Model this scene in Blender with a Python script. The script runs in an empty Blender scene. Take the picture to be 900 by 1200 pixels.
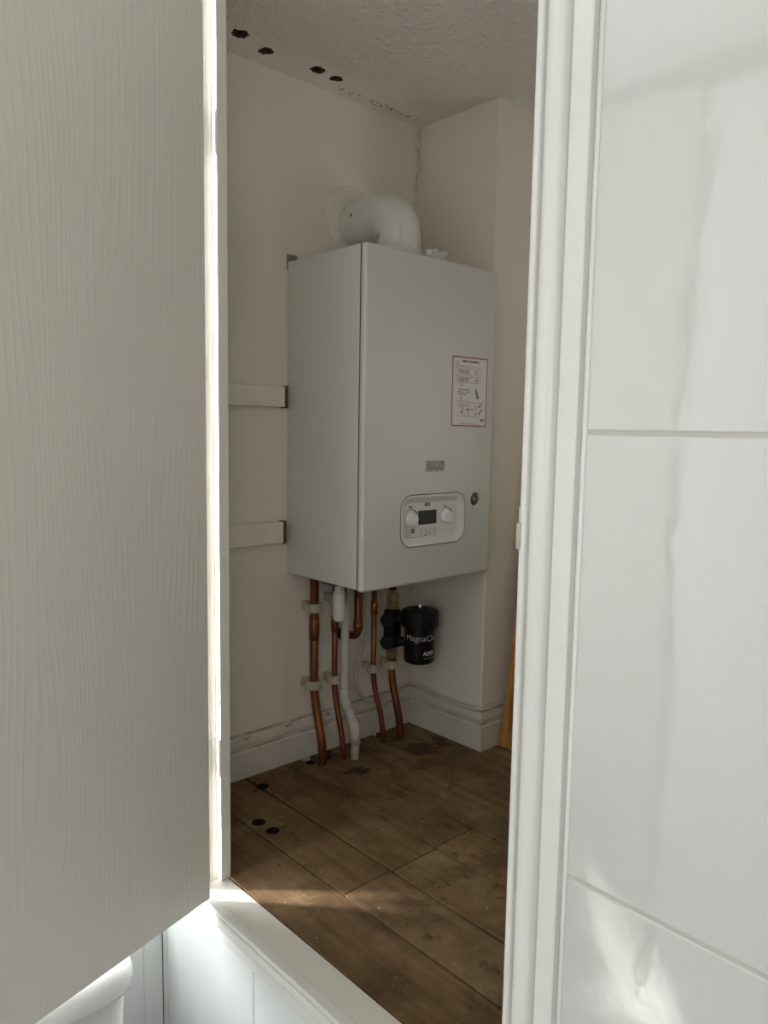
import bpy, bmesh, math, random
from mathutils import Vector, Matrix, noise
random.seed(7)
C = bpy.context.scene.collection
PI = math.pi
V = Vector

# ------------------------------------------------------------------ materials
def mat(name, col, rough=.5, metal=0., spec=.5, bump=0., bscale=40., var=0., vscale=3., stretch=None,
        coat=0., emit=None, bdist=.002, detail=4., trans=0.):
    m = bpy.data.materials.new(name); m.use_nodes = True
    nt = m.node_tree; n = nt.nodes; l = nt.links
    b = n['Principled BSDF']
    b.inputs['Base Color'].default_value = (*col, 1)
    b.inputs['Roughness'].default_value = rough
    b.inputs['Metallic'].default_value = metal
    b.inputs['Specular IOR Level'].default_value = spec
    if coat:
        b.inputs['Coat Weight'].default_value = coat; b.inputs['Coat Roughness'].default_value = .05
    if emit:
        b.inputs['Emission Color'].default_value = (*emit[0], 1); b.inputs['Emission Strength'].default_value = emit[1]
    g = n.new('ShaderNodeNewGeometry'); src = g.outputs['Position']
    if stretch:
        mp = n.new('ShaderNodeMapping'); mp.inputs['Scale'].default_value = stretch
        l.new(src, mp.inputs['Vector']); src = mp.outputs['Vector']
    if bump:
        t = n.new('ShaderNodeTexNoise'); t.inputs['Scale'].default_value = bscale; t.inputs['Detail'].default_value = detail
        l.new(src, t.inputs['Vector'])
        bp = n.new('ShaderNodeBump'); bp.inputs['Strength'].default_value = bump; bp.inputs['Distance'].default_value = bdist
        l.new(t.outputs['Fac'], bp.inputs['Height']); l.new(bp.outputs['Normal'], b.inputs['Normal'])
    if var:
        t = n.new('ShaderNodeTexNoise'); t.inputs['Scale'].default_value = vscale; t.inputs['Detail'].default_value = 6
        l.new(src, t.inputs['Vector'])
        r = n.new('ShaderNodeValToRGB')
        r.color_ramp.elements[0].position = .3; r.color_ramp.elements[1].position = .7
        r.color_ramp.elements[0].color = (*[c * (1 - var) for c in col], 1)
        r.color_ramp.elements[1].color = (*[min(1, c * (1 + var)) for c in col], 1)
        l.new(t.outputs['Fac'], r.inputs['Fac']); l.new(r.outputs['Color'], b.inputs['Base Color'])
    return m

class NT:
    """small helper to write node graphs"""
    def __init__(s, m): s.t = m.node_tree; s.b = s.t.nodes['Principled BSDF']
    def n(s, k, **kw):
        x = s.t.nodes.new(k)
        for a, v in kw.items(): setattr(x, a, v)
        return x
    def l(s, a, b): s.t.links.new(a, b)
    def setin(s, sock, v):
        if isinstance(v, bpy.types.NodeSocket): s.l(v, sock)
        else: sock.default_value = v
    def math(s, op, a, b=0., clamp=False):
        x = s.n('ShaderNodeMath', operation=op, use_clamp=clamp); s.setin(x.inputs[0], a); s.setin(x.inputs[1], b); return x.outputs[0]
    def noise(s, vec, scale, detail=4, rough=.5, out='Fac'):
        x = s.n('ShaderNodeTexNoise'); x.inputs['Scale'].default_value = scale; x.inputs['Detail'].default_value = detail
        x.inputs['Roughness'].default_value = rough; s.l(vec, x.inputs['Vector']); return x.outputs[out]
    def mapping(s, vec, sc=(1, 1, 1), loc=(0, 0, 0), rot=(0, 0, 0)):
        x = s.n('ShaderNodeMapping'); x.inputs['Scale'].default_value = sc; x.inputs['Location'].default_value = loc
        x.inputs['Rotation'].default_value = rot; s.l(vec, x.inputs['Vector']); return x.outputs[0]
    def ramp(s, f, stops):
        x = s.n('ShaderNodeValToRGB'); e = x.color_ramp.elements
        while len(e) < len(stops): e.new(.5)
        for i, (p, c) in enumerate(stops):
            e[i].position = p; e[i].color = (*c, 1) if len(c) == 3 else c
        s.l(f, x.inputs['Fac']); return x.outputs['Color']
    def mix(s, f, a, b, mode='MIX'):
        x = s.n('ShaderNodeMix', data_type='RGBA', blend_type=mode)
        s.setin(x.inputs[0], f)
        for i, v in ((6, a), (7, b)):
            if isinstance(v, tuple): v = (*v, 1) if len(v) == 3 else v
            s.setin(x.inputs[i], v)
        return x.outputs[2]
    def smooth(s, v, a, b):
        x = s.n('ShaderNodeMapRange', interpolation_type='SMOOTHSTEP'); s.setin(x.inputs[0], v)
        x.inputs[1].default_value = a; x.inputs[2].default_value = b; return x.outputs[0]
    def bump(s, h, strength=1., dist=.001, nrm=None):
        x = s.n('ShaderNodeBump'); x.inputs['Strength'].default_value = strength; x.inputs['Distance'].default_value = dist
        s.l(h, x.inputs['Height'])
        if nrm: s.l(nrm, x.inputs['Normal'])
        return x.outputs[0]
    def pos(s):
        g = s.n('ShaderNodeNewGeometry'); x = s.n('ShaderNodeSeparateXYZ'); s.l(g.outputs['Position'], x.inputs[0])
        return g.outputs['Position'], x.outputs[0], x.outputs[1], x.outputs[2]

def blank(name, rough=.6):
    m = bpy.data.materials.new(name); m.use_nodes = True
    m.node_tree.nodes['Principled BSDF'].inputs['Roughness'].default_value = rough
    return m

def wall_paint():
    """matt emulsion: faint patches, scuffs, brown cracked filler in the inside corner, mould specks below the ceiling"""
    m = blank('matt_wall_paint', .85); t = NT(m); p, x, y, z = t.pos()
    t.b.inputs['Specular IOR Level'].default_value = .2
    base = t.ramp(t.noise(p, 2.2, 6), [(.3, (.72, .675, .60)), (.5, (.76, .715, .64)), (.72, (.79, .745, .67))])
    # crack in the corner x=0,y=0
    wob = t.math('MULTIPLY', t.math('SUBTRACT', t.noise(p, 9, 4), .5), .045)
    dx = t.math('ABSOLUTE', t.math('ADD', t.math('ADD', x, .012), wob))
    near = t.math('SUBTRACT', 1., t.smooth(dx, .003, .013))
    dy = t.math('SUBTRACT', 1., t.smooth(t.math('ABSOLUTE', y), .01, .022))
    hi = t.smooth(z, .95, 1.1)
    spk = t.smooth(t.noise(t.mapping(p, (1, 1, .4)), 110, 5, .7), .45, .62)
    f = t.math('MULTIPLY', t.math('MULTIPLY', near, dy), t.math('MULTIPLY', hi, spk))
    c = t.mix(t.math('MULTIPLY', f, .75), base, (.30, .19, .10))
    # scuffs
    sc = t.smooth(t.noise(p, 30, 5, .7), .665, .72)
    c = t.mix(t.math('MULTIPLY', sc, .35), c, (.25, .21, .17))
    t.l(c, t.b.inputs['Base Color'])
    h = t.noise(p, 220, 2); h2 = t.noise(p, 5, 3)
    t.l(t.bump(t.math('ADD', t.math('MULTIPLY', h, .25), h2), .5, .004), t.b.inputs['Normal'])
    return m

def ceiling_paint():
    m = blank('textured_ceiling_paint', .9); t = NT(m); p, x, y, z = t.pos()
    t.b.inputs['Specular IOR Level'].default_value = .2
    base = t.ramp(t.noise(p, 3, 5), [(.3, (.78, .75, .69)), (.7, (.84, .81, .75))])
    # mould specks along the joint with the back wall
    near = t.math('MULTIPLY', t.smooth(y, -.05, -.034), t.math('SUBTRACT', 1., t.smooth(y, -.03, -.012)))
    rng = t.math('MULTIPLY', t.smooth(x, -.36, -.3), t.math('SUBTRACT', 1., t.smooth(x, -.06, -.02)))
    spk = t.smooth(t.noise(p, 130, 2), .53, .6)
    c = t.mix(t.math('MULTIPLY', t.math('MULTIPLY', near, rng), t.math('MULTIPLY', spk, .75)), base, (.10, .075, .04))
    t.l(c, t.b.inputs['Base Color'])
    v = t.n('ShaderNodeTexVoronoi'); v.feature = 'SMOOTH_F1'; v.inputs['Scale'].default_value = 75; t.l(p, v.inputs['Vector'])
    h = t.math('ADD', t.math('MULTIPLY', t.noise(p, 95, 4, .6), 1.3), t.math('MULTIPLY', v.outputs['Distance'], -.9))
    fade = t.math('SUBTRACT', 1., t.smooth(y, -.16, -.05))
    t.l(t.bump(t.math('MULTIPLY', h, t.math('ADD', t.math('MULTIPLY', fade, .85), .12)), 1., .008), t.b.inputs['Normal'])
    return m

def board_wood():
    m = blank('old_floor_boards', .8); t = NT(m); p, x, y, z = t.pos()
    t.b.inputs['Specular IOR Level'].default_value = .25
    at = t.n('ShaderNodeVertexColor'); at.layer_name = 'tone'
    grain = t.noise(t.mapping(p, (60, 3.5, 20)), 1., 6, .6)
    blot = t.noise(p, 5.5, 7, .65)
    c = t.ramp(blot, [(.25, (.085, .055, .030)), (.42, (.17, .115, .066)), (.58, (.245, .175, .107)), (.78, (.35, .265, .175))])
    g = t.ramp(grain, [(.3, (.60, .55, .50)), (.5, (.95, .95, .95)), (.75, (1.12, 1.08, 1.02))])
    c = t.mix(.8, c, g, 'MULTIPLY')
    c = t.mix(1., c, at.outputs['Color'], 'MULTIPLY')
    st = t.smooth(t.noise(t.mapping(p, (1, .7, 1), (3.1, 1.7, 0)), 12, 6, .7), .57, .68)   # dark stains
    c = t.mix(t.math('MULTIPLY', st, .72), c, (.05, .03, .018))
    st2 = t.smooth(t.noise(t.mapping(p, (1, .8, 1), (7.3, 4.1, 0)), 6.5, 9, .74), .52, .64)
    c = t.mix(t.math('MULTIPLY', st2, .62), c, (.075, .047, .026))
    pale = t.smooth(t.noise(t.mapping(p, (1, .6, 1), (2.3, 9.1, 0)), 9, 7, .7), .58, .72)
    c = t.mix(t.math('MULTIPLY', pale, .35), c, (.36, .29, .20))
    # reddish wet-looking stain beside the pipes
    d = t.n('ShaderNodeVectorMath', operation='DISTANCE'); t.l(t.mapping(p, (1, 1.7, 0)), d.inputs[0]); d.inputs[1].default_value = (-.13, -.31, 0)
    w = t.math('ADD', d.outputs['Value'], t.math('MULTIPLY', t.math('SUBTRACT', t.noise(p, 14, 5), .5), .32))
    c = t.mix(t.math('MULTIPLY', t.math('SUBTRACT', 1., t.smooth(w, .055, .075)), .8), c, (.055, .024, .012))
    d2 = t.n('ShaderNodeVectorMath', operation='DISTANCE'); t.l(t.mapping(p, (1, 1, 0)), d2.inputs[0]); d2.inputs[1].default_value = (-.36, -.17, 0)
    w2 = t.math('ADD', d2.outputs['Value'], t.math('MULTIPLY', t.math('SUBTRACT', t.noise(p, 20, 5), .5), .14))
    c = t.mix(t.math('MULTIPLY', t.math('SUBTRACT', 1., t.smooth(w2, .018, .03)), .85), c, (.04, .022, .014))
    # plaster dust specks and dark pits
    sp = t.smooth(t.noise(p, 100, 3, .5), .705, .735)
    c = t.mix(t.math('MULTIPLY', sp, .8), c, (.5, .46, .38))
    pit = t.smooth(t.noise(t.mapping(p, (1, 1, 1), (5, 2, 0)), 60, 2, .4), .72, .74)
    c = t.mix(t.math('MULTIPLY', pit, .8), c, (.02, .013, .01))
    c = t.mix(1., c, (.95, .895, .785), 'MULTIPLY')
    t.l(c, t.b.inputs['Base Color'])
    t.l(t.bump(t.math('ADD', grain, t.noise(p, 120, 3)), .35, .002), t.b.inputs['Normal'])
    return m

def door_paint():
    """white paint over a moulded wood-grain skin: ridges run up the door and swirl into long cathedrals"""
    m = blank('wood_grain_door_paint', .42); t = NT(m)
    t.b.inputs['Base Color'].default_value = (.60, .572, .52, 1)
    tc = t.n('ShaderNodeTexCoord'); p = tc.outputs['Object']       # x along the leaf, z up
    warp = t.noise(t.mapping(p, (4.2, 1, .55)), 1.3, 2)
    sx = t.n('ShaderNodeSeparateXYZ'); t.l(p, sx.inputs[0])
    u = t.math('ADD', t.math('MULTIPLY', sx.outputs[0], 88.), t.math('MULTIPLY', warp, 13.))
    u = t.math('ADD', u, t.math('MULTIPLY', t.noise(t.mapping(p, (40, 1, 3)), 1., 2), .9))
    s = t.math('SINE', t.math('MULTIPLY', u, 6.283))
    ridge = t.smooth(s, .25, .95)
    brk = t.smooth(t.noise(t.mapping(p, (55, 1, 4.5)), 1., 4), .34, .56)
    h = t.math('MULTIPLY', ridge, brk)
    h = t.math('ADD', h, t.math('MULTIPLY', t.noise(t.mapping(p, (300, 1, 12)), 1., 2), .35))
    t.l(t.bump(h, .24, .0009), t.b.inputs['Normal'])
    return m

def tile_glaze():
    m = blank('white_glazed_tile', .035); t = NT(m); p, x, y, z = t.pos()
    t.b.inputs['Base Color'].default_value = (.565, .565, .552, 1)
    t.b.inputs['Specular IOR Level'].default_value = .75
    h = t.math('ADD', t.math('MULTIPLY', t.noise(t.mapping(p, (1, 1, .7)), 5, 2, .4), 1.), t.math('MULTIPLY', t.noise(p, 26, 3, .5), .16))
    t.l(t.bump(h, .35, .0055), t.b.inputs['Normal'])
    return m

def gloss_white(name, col=(.72, .715, .69), rough=.25, brush=True, axis=2):
    m = blank(name, rough); t = NT(m); p, x, y, z = t.pos()
    c = t.ramp(t.noise(p, 6, 5), [(.3, tuple(k * .94 for k in col)), (.7, col)])
    t.l(c, t.b.inputs['Base Color'])
    sc = [170, 170, 170]; sc[axis] = 6
    t.l(t.bump(t.math('ADD', t.noise(t.mapping(p, tuple(sc)), 1., 3), t.math('MULTIPLY', t.noise(p, 14, 3), 1.2)), .22, .0014), t.b.inputs['Normal'])
    return m

def skirting_paint():
    m = blank('worn_skirting_paint', .5); t = NT(m); p, x, y, z = t.pos()
    c = t.ramp(t.noise(p, 7, 5), [(.3, (.58, .545, .48)), (.7, (.68, .645, .58))])
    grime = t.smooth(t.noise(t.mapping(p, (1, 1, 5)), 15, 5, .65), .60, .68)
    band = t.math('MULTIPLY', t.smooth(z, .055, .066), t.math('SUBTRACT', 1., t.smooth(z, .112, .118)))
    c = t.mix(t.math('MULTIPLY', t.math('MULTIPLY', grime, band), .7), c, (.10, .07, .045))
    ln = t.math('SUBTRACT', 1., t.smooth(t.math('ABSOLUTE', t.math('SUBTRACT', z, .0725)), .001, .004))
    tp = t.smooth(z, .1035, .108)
    dark_lines = t.math('MULTIPLY', t.math('MAXIMUM', ln, tp), t.smooth(t.noise(t.mapping(p, (1, 1, .2)), 18, 5, .7), .34, .62))  # darker broken lines along the groove and the top edge
    c = t.mix(t.math('MULTIPLY', dark_lines, .55), c, (.11, .08, .055))
    t.l(c, t.b.inputs['Base Color'])
    t.l(t.bump(t.noise(p, 60, 4), .4, .002), t.b.inputs['Normal'])
    return m

def copper_metal():
    m = blank('tarnished_copper', .38); t = NT(m); p, x, y, z = t.pos()
    t.b.inputs['Metallic'].default_value = .85
    c = t.ramp(t.noise(t.mapping(p, (1, 1, .35)), 22, 5), [(.3, (.12, .042, .020)), (.55, (.25, .088, .040)), (.75, (.40, .16, .078))])
    t.l(c, t.b.inputs['Base Color'])
    t.l(t.math('ADD', .28, t.math('MULTIPLY', t.noise(p, 30, 3), .25)), t.b.inputs['Roughness'])
    return m

def pine():
    m = blank('varnished_pine', .45); t = NT(m); p, x, y, z = t.pos()
    g = t.noise(t.mapping(p, (70, 70, 3)), 1., 5)
    t.l(t.ramp(g, [(.3, (.36, .15, .035)), (.7, (.56, .27, .08))]), t.b.inputs['Base Color'])
    return m

M = dict(
    wall=wall_paint(), ceil=ceiling_paint(), boards=board_wood(), door=door_paint(), tile=tile_glaze(),
    gloss=gloss_white('white_gloss_paint'), gloss_h=gloss_white('white_gloss_paint_along', axis=1),
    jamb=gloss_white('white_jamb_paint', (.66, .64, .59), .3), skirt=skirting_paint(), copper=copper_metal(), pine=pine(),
    sill=mat('satin_sill_paint', (.70, .675, .62), .4, bump=.15, bscale=90, var=.03),
    panel=gloss_white('white_satin_panel', (.64, .66, .655), .35),
    grout=mat('white_grout', (.50, .49, .465), .8, bump=.2, bscale=200),
    caulk=mat('white_caulk', (.82, .82, .80), .4),
    room=mat('bathroom_wall_paint', (.80, .80, .79), .7, bump=.1, bscale=150),
    roomd=mat('dark_reflection_paint', (.46, .45, .42), .6),
    reflect_band=mat('dark_reflection_band', (.16, .16, .155), .6),
    lino=mat('grey_vinyl', (.45, .45, .44), .5, var=.08, vscale=8),
    void=mat('dark_void', (.012, .009, .007), .95, var=.3, vscale=30),
    lath=mat('dusty_lath', (.10, .055, .035), .9, var=.6, vscale=60),
    enamel=mat('white_enamel_steel', (.60, .59, .555), .32, spec=.5, var=.012, vscale=4),
    enamel_side=mat('white_enamel_side', (.64, .625, .58), .34, var=.012, vscale=4),
    fascia=mat('white_fascia_plastic', (.72, .71, .68), .3),
    seam=mat('dark_seam', (.05, .045, .04), .7),
    lcd=mat('lcd_glass', (.03, .038, .036), .4, spec=.25),
    knob=mat('white_knob_plastic', (.80, .79, .76), .28),
    button=mat('pale_button_plastic', (.60, .59, .55), .4),
    ink=mat('black_ink', (.02, .02, .02), .6),
    grey_ink=mat('grey_ink', (.16, .15, .14), .6),
    red=mat('red_ink', (.33, .035, .045), .55),
    orange=mat('orange_ink', (.55, .22, .03), .55),
    green=mat('green_ink', (.03, .15, .055), .5),
    paper=mat('white_sticker_paper', (.74, .71, .69), .45),
    badge=mat('silver_badge', (.46, .445, .41), .5),
    pvc=mat('white_pvc', (.66, .66, .63), .32),
    oldpvc=mat('old_white_pvc', (.58, .56, .51), .45, var=.06, vscale=12),
    clip=mat('cream_plastic_clip', (.46, .42, .35), .5, var=.12, vscale=30),
    cable=mat('white_cable_sheath', (.56, .53, .47), .5, var=.06, vscale=20),
    black=mat('black_plastic', (.006, .006, .0065), .34, spec=.3),
    blackm=mat('matt_black_plastic', (.008, .008, .0085), .5, spec=.3),
    brass=mat('brass', (.52, .40, .22), .32, metal=.9, var=.15, vscale=60),
    chrome=mat('chrome', (.75, .73, .68), .18, metal=1.),
    steel=mat('zinc_steel', (.34, .34, .34), .5, metal=.8),
    white_ink=mat('white_print', (.55, .55, .55), .5),
    ceramic=mat('white_ceramic', (.60, .60, .59), .06, spec=.6),
    plate=mat('patched_plaster', (.73, .69, .62), .85, bump=.5, bscale=30, bdist=.003, var=.05, vscale=14),
    batten=mat('painted_batten', (.77, .72, .63), .6, bump=.3, bscale=60, var=.06, vscale=18),
    rawend=mat('raw_timber_end', (.10, .065, .04), .9, var=.3, vscale=40),
    gauge=mat('gauge_face', (.12, .07, .055), .35),
    glass=None,
)
def frosted():
    m = bpy.data.materials.new('frosted_glass'); m.use_nodes = True; nt = m.node_tree
    b = nt.nodes['Principled BSDF']; b.inputs['Base Color'].default_value = (.9, .95, .97, 1); b.inputs['Roughness'].default_value = .35
    b.inputs['Transmission Weight'].default_value = .8
    return m
M['glass'] = frosted()

# ------------------------------------------------------------------ mesh helpers (all coordinates are world coordinates)
def bm_(): return bmesh.new()

def box(bm, x0, x1, y0, y1, z0, z1, bev=0., seg=2):
    vs = [bm.verts.new((x, y, z)) for x in (x0, x1) for y in (y0, y1) for z in (z0, z1)]
    f = [(0, 1, 3, 2), (4, 6, 7, 5), (0, 4, 5, 1), (2, 3, 7, 6), (0, 2, 6, 4), (1, 5, 7, 3)]
    fs = [bm.faces.new([vs[i] for i in q]) for q in f]
    if bev:
        es = {e for q in fs for e in q.edges}
        r = bmesh.ops.bevel(bm, geom=list(es), offset=bev, segments=seg, affect='EDGES', profile=.5)
        return list({v for q in r['faces'] for v in q.verts} | {v for v in vs if v.is_valid})
    return vs

def frame_of(d):
    d = d.normalized(); u = V((0, 0, 1)) if abs(d.z) < .9 else V((0, 1, 0))
    a = d.cross(u).normalized(); return a, d.cross(a).normalized()

def tube(bm, pts, r, seg=20, caps=True):
    """swept circle; r a number or one radius per point"""
    pts = [V(p) for p in pts]; n = len(pts); rr = r if isinstance(r, (list, tuple)) else [r] * n
    rings = []; a = None
    for i, p in enumerate(pts):
        if i == 0: d = pts[1] - p
        elif i == n - 1: d = p - pts[i - 1]
        else:
            d1 = (p - pts[i - 1]); d2 = (pts[i + 1] - p)
            d = d1.normalized() + d2.normalized() if d1.length > 1e-9 and d2.length > 1e-9 else (d2 if d1.length <= 1e-9 else d1)
        d = d.normalized()
        if a is None: a, b = frame_of(d)
        else:
            a = (a - d * a.dot(d)).normalized(); b = d.cross(a).normalized()
        rings.append([bm.verts.new(p + (a * math.cos(2 * PI * k / seg) + b * math.sin(2 * PI * k / seg)) * rr[i]) for k in range(seg)])
    for i in range(n - 1):
        for k in range(seg):
            f = bm.faces.new((rings[i][k], rings[i][(k + 1) % seg], rings[i + 1][(k + 1) % seg], rings[i + 1][k])); f.smooth = True
    if caps:
        bm.faces.new(rings[0][::-1]); bm.faces.new(rings[-1])
    return [v for q in rings for v in q]

def bend(pts, r, seg=7):
    """round the corners of a polyline"""
    pts = [V(p) for p in pts]; out = [pts[0]]
    for i in range(1, len(pts) - 1):
        a, p, b = pts[i - 1], pts[i], pts[i + 1]
        u = (a - p); w = (b - p); k = min(r, u.length * .49, w.length * .49)
        s = p + u.normalized() * k; e = p + w.normalized() * k
        for j in range(seg + 1):
            t = j / seg; out.append(s * (1 - t) ** 2 + p * 2 * t * (1 - t) + e * t * t)
    out.append(pts[-1]); return out

def lathe(bm, c, prof, axis=(0, 0, 1), seg=32, smooth=True):
    """prof: list of (radius, height along axis)"""
    c = V(c); d = V(axis).normalized(); a, b = frame_of(d); rings = []
    for r, h in prof:
        if r < 1e-6: rings.append([bm.verts.new(c + d * h)])
        else: rings.append([bm.verts.new(c + d * h + (a * math.cos(2 * PI * k / seg) + b * math.sin(2 * PI * k / seg)) * r) for k in range(seg)])
    for i in range(len(rings) - 1):
        p, q = rings[i], rings[i + 1]
        for k in range(seg):
            k2 = (k + 1) % seg
            vs = [p[k % len(p)], p[k2 % len(p)], q[k2 % len(q)], q[k % len(q)]]
            vs = list(dict.fromkeys(vs))
            if len(vs) > 2:
                f = bm.faces.new(vs); f.smooth = smooth
    if len(rings[0]) > 1: bm.faces.new(rings[0][::-1])
    if len(rings[-1]) > 1: bm.faces.new(rings[-1])

def extrude_profile(bm, prof, path, closed=False, caps=True, smooth=False):
    """prof: list of functions/tuples (u,v); path: list of (origin, U, W) frames: point = o + U*u + W*v"""
    rings = [[bm.verts.new(V(o) + V(U) * u + V(W) * v) for u, v in prof] for o, U, W in path]
    m = len(prof)
    for i in range(len(rings) - 1 + (1 if closed else 0)):
        p, q = rings[i], rings[(i + 1) % len(rings)]
        for k in range(m):
            f = bm.faces.new((p[k], p[(k + 1) % m], q[(k + 1) % m], q[k])); f.smooth = smooth
    if caps and not closed:
        bm.faces.new(rings[0][::-1]); bm.faces.new(rings[-1])

def rrect(x0, x1, z0, z1, r, n=8):
    """rounded rectangle, list of (x,z) counter-clockwise"""
    o = []
    for cx, cz, a0 in ((x1 - r, z1 - r, 0), (x0 + r, z1 - r, PI / 2), (x0 + r, z0 + r, PI), (x1 - r, z0 + r, 1.5 * PI)):
        for k in range(n + 1):
            a = a0 + PI / 2 * k / n; o.append((cx + r * math.cos(a), cz + r * math.sin(a)))
    return o

def loft(bm, loops, cap0=True, cap1=True, smooth=True):
    rings = [[bm.verts.new(p) for p in lp] for lp in loops]; m = len(rings[0])
    for p, q in zip(rings, rings[1:]):
        for k in range(m):
            f = bm.faces.new((p[k], p[(k + 1) % m], q[(k + 1) % m], q[k])); f.smooth = smooth
    if cap0: bm.faces.new(rings[0][::-1])
    if cap1: bm.faces.new(rings[-1])

def wpos(o):
    v = V((0, 0, 0))
    while o: v += o.location; o = o.parent
    return v

def obj(name, bm, m, parent=None, loc=None, auto=None):
    """link the bmesh (world coordinates) as ONE mesh object; loc = its origin"""
    bmesh.ops.recalc_face_normals(bm, faces=bm.faces)
    base = wpos(parent) if parent else V((0, 0, 0))
    org = V(loc) if loc is not None else base
    bmesh.ops.translate(bm, verts=bm.verts, vec=-org)
    me = bpy.data.meshes.new(name); bm.to_mesh(me); bm.free()
    ms = m if isinstance(m, (list, tuple)) else [m]
    for k in ms: me.materials.append(k)
    o = bpy.data.objects.new(name, me); C.objects.link(o)
    o.location = org - base
    if parent: o.parent = parent
    if auto:
        for f in me.polygons: f.use_smooth = True
        me.set_sharp_from_angle(angle=math.radians(auto)); wn = o.modifiers.new('weighted', 'WEIGHTED_NORMAL'); wn.keep_sharp = True; wn.weight = 100
    return o

def thing(name, label, cat, loc, group=None):
    o = bpy.data.objects.new(name, None); C.objects.link(o); o.location = loc; o.empty_display_size = .05
    o['label'] = label; o['category'] = cat
    if group: o['group'] = group
    return o
def tag(o, label, cat, group=None):
    o['label'] = label; o['category'] = cat
    if group: o['group'] = group
    return o
def struct(name, bm, m, parent=None, auto=None):
    o = obj(name, bm, m, parent, auto=auto)
    if not parent: o['kind'] = 'structure'
    return o

def cut(o, bms):
    """boolean-subtract temporary cutter meshes from o, then delete them"""
    for b in bms:
        bmesh.ops.recalc_face_normals(b, faces=b.faces)
        me = bpy.data.meshes.new('cutter'); bmesh.ops.translate(b, verts=b.verts, vec=-wpos(o)); b.to_mesh(me); b.free()
        c = bpy.data.objects.new('cutter', me); C.objects.link(c); c.location = wpos(o)
        md = o.modifiers.new('cut', 'BOOLEAN'); md.operation = 'DIFFERENCE'; md.object = c; md.solver = 'EXACT'
        bpy.context.view_layer.update()
        dg = bpy.context.evaluated_depsgraph_get()
        new = bpy.data.meshes.new_from_object(o.evaluated_get(dg))
        o.modifiers.clear(); old = o.data; o.data = new; bpy.data.meshes.remove(old)
        bpy.data.objects.remove(c); bpy.data.meshes.remove(me)
    return o

def text2d(s, size, align='LEFT', bold=0.):
    """text as a flat mesh: (verts 2D, faces)"""
    cu = bpy.data.curves.new('lettering', 'FONT'); cu.body = s; cu.size = size; cu.align_x = align; cu.align_y = 'CENTER'
    cu.resolution_u = 3; cu.offset = bold
    t = bpy.data.objects.new('lettering', cu); C.objects.link(t)
    bpy.context.view_layer.update()
    me = bpy.data.meshes.new_from_object(t.evaluated_get(bpy.context.evaluated_depsgraph_get()))
    vs = [(v.co.x, v.co.y) for v in me.vertices]; fs = [list(p.vertices) for p in me.polygons]
    bpy.data.objects.remove(t); bpy.data.curves.remove(cu); bpy.data.meshes.remove(me)
    return vs, fs
def put2d(bm, vf, fn):
    vs = [bm.verts.new(fn(*p)) for p in vf[0]]
    for f in vf[1]:
        try: bm.faces.new([vs[i] for i in f])
        except ValueError: pass
def rect2d(bm, fn, u0, u1, v0, v1):
    bm.faces.new([bm.verts.new(fn(*p)) for p in ((u0, v0), (u1, v0), (u1, v1), (u0, v1))])
def line2d(bm, fn, a, b, w):
    a = V((*a, 0)); b = V((*b, 0)); d = (b - a).normalized() * w / 2; n = V((-d.y, d.x, 0))
    bm.faces.new([bm.verts.new(fn(p.x, p.y)) for p in (a - n, b - n, b + n, a + n)])
def box2d(bm, fn, u0, u1, v0, v1, w):
    line2d(bm, fn, (u0, v0), (u1, v0), w); line2d(bm, fn, (u1, v0), (u1, v1), w)
    line2d(bm, fn, (u1, v1), (u0, v1), w); line2d(bm, fn, (u0, v1), (u0, v0), w)

# ------------------------------------------------------------------ dimensions
H = 1.7116                       # cupboard ceiling
XT, XF, XS = -.895, -.915, -.843 # tile face, architrave front, inner edge of the sill
JL, JR, HEAD = -.348, -1.083, 1.69   # door opening: left jamb, right jamb, head
BF, BC = -.86, 1.9               # bathroom floor and ceiling
PY = -.28                        # front of the pier
YF, XL, XR, ZB, ZT = -.2964, -.4553, -.0055, .4984, 1.2784   # boiler

# ------------------------------------------------------------------ room shell
def wall_grid(bm, axis, c0, c1, us, vs, skip):
    """wall slab built of cells; axis 'x' or 'y' is the thickness direction; skip(i,j) leaves an opening"""
    for i in range(len(us) - 1):
        for j in range(len(vs) - 1):
            if skip(i, j): continue
            if axis == 'y': box(bm, us[i], us[i + 1], c0, c1, vs[j], vs[j + 1])
            else: box(bm, c0, c1, us[i], us[i + 1], vs[j], vs[j + 1])
    bmesh.ops.remove_doubles(bm, verts=bm.verts, dist=1e-5)
    dup = {}
    for f in bm.faces: dup.setdefault(tuple(sorted(v.index for v in f.verts)), []).append(f)
    bm.verts.index_update(); dup = {}
    for f in bm.faces: dup.setdefault(tuple(sorted(v.index for v in f.verts)), []).append(f)
    bmesh.ops.delete(bm, geom=[f for q in dup.values() if len(q) > 1 for f in q], context='FACES_ONLY')

b = bm_(); box(b, -.87, 1.1, 0, .12, -.1, 1.9); struct('wall_back', b, M['wall'])
WX0, WX1, WZ0, WZ1 = -1.95, -1.02, .1, 1.62
b = bm_(); wall_grid(b, 'y', 0, .12, [-2.3, WX0, WX1, -.87], [BF, WZ0, WZ1, BC], lambda i, j: i == 1 and j == 1)
struct('wall_bathroom_back', b, M['room'])
b = bm_(); box(b, 0, 1.1, PY, 0, -.02, H + .02, .004, 2); struct('wall_right', b, M['wall'])
b = bm_(); box(b, 1.0, 1.1, -1.6, PY, -.02, H + .02); struct('wall_far', b, M['wall'])
b = bm_(); box(b, XS, 1.1, -1.7, -1.6, -.02, H + .02); struct('wall_near', b, M['wall'])
b = bm_(); box(b, -.87, 1.1, -1.7, .0, H, H + .16); ceil = struct('ceiling', b, M['ceil'])
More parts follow.
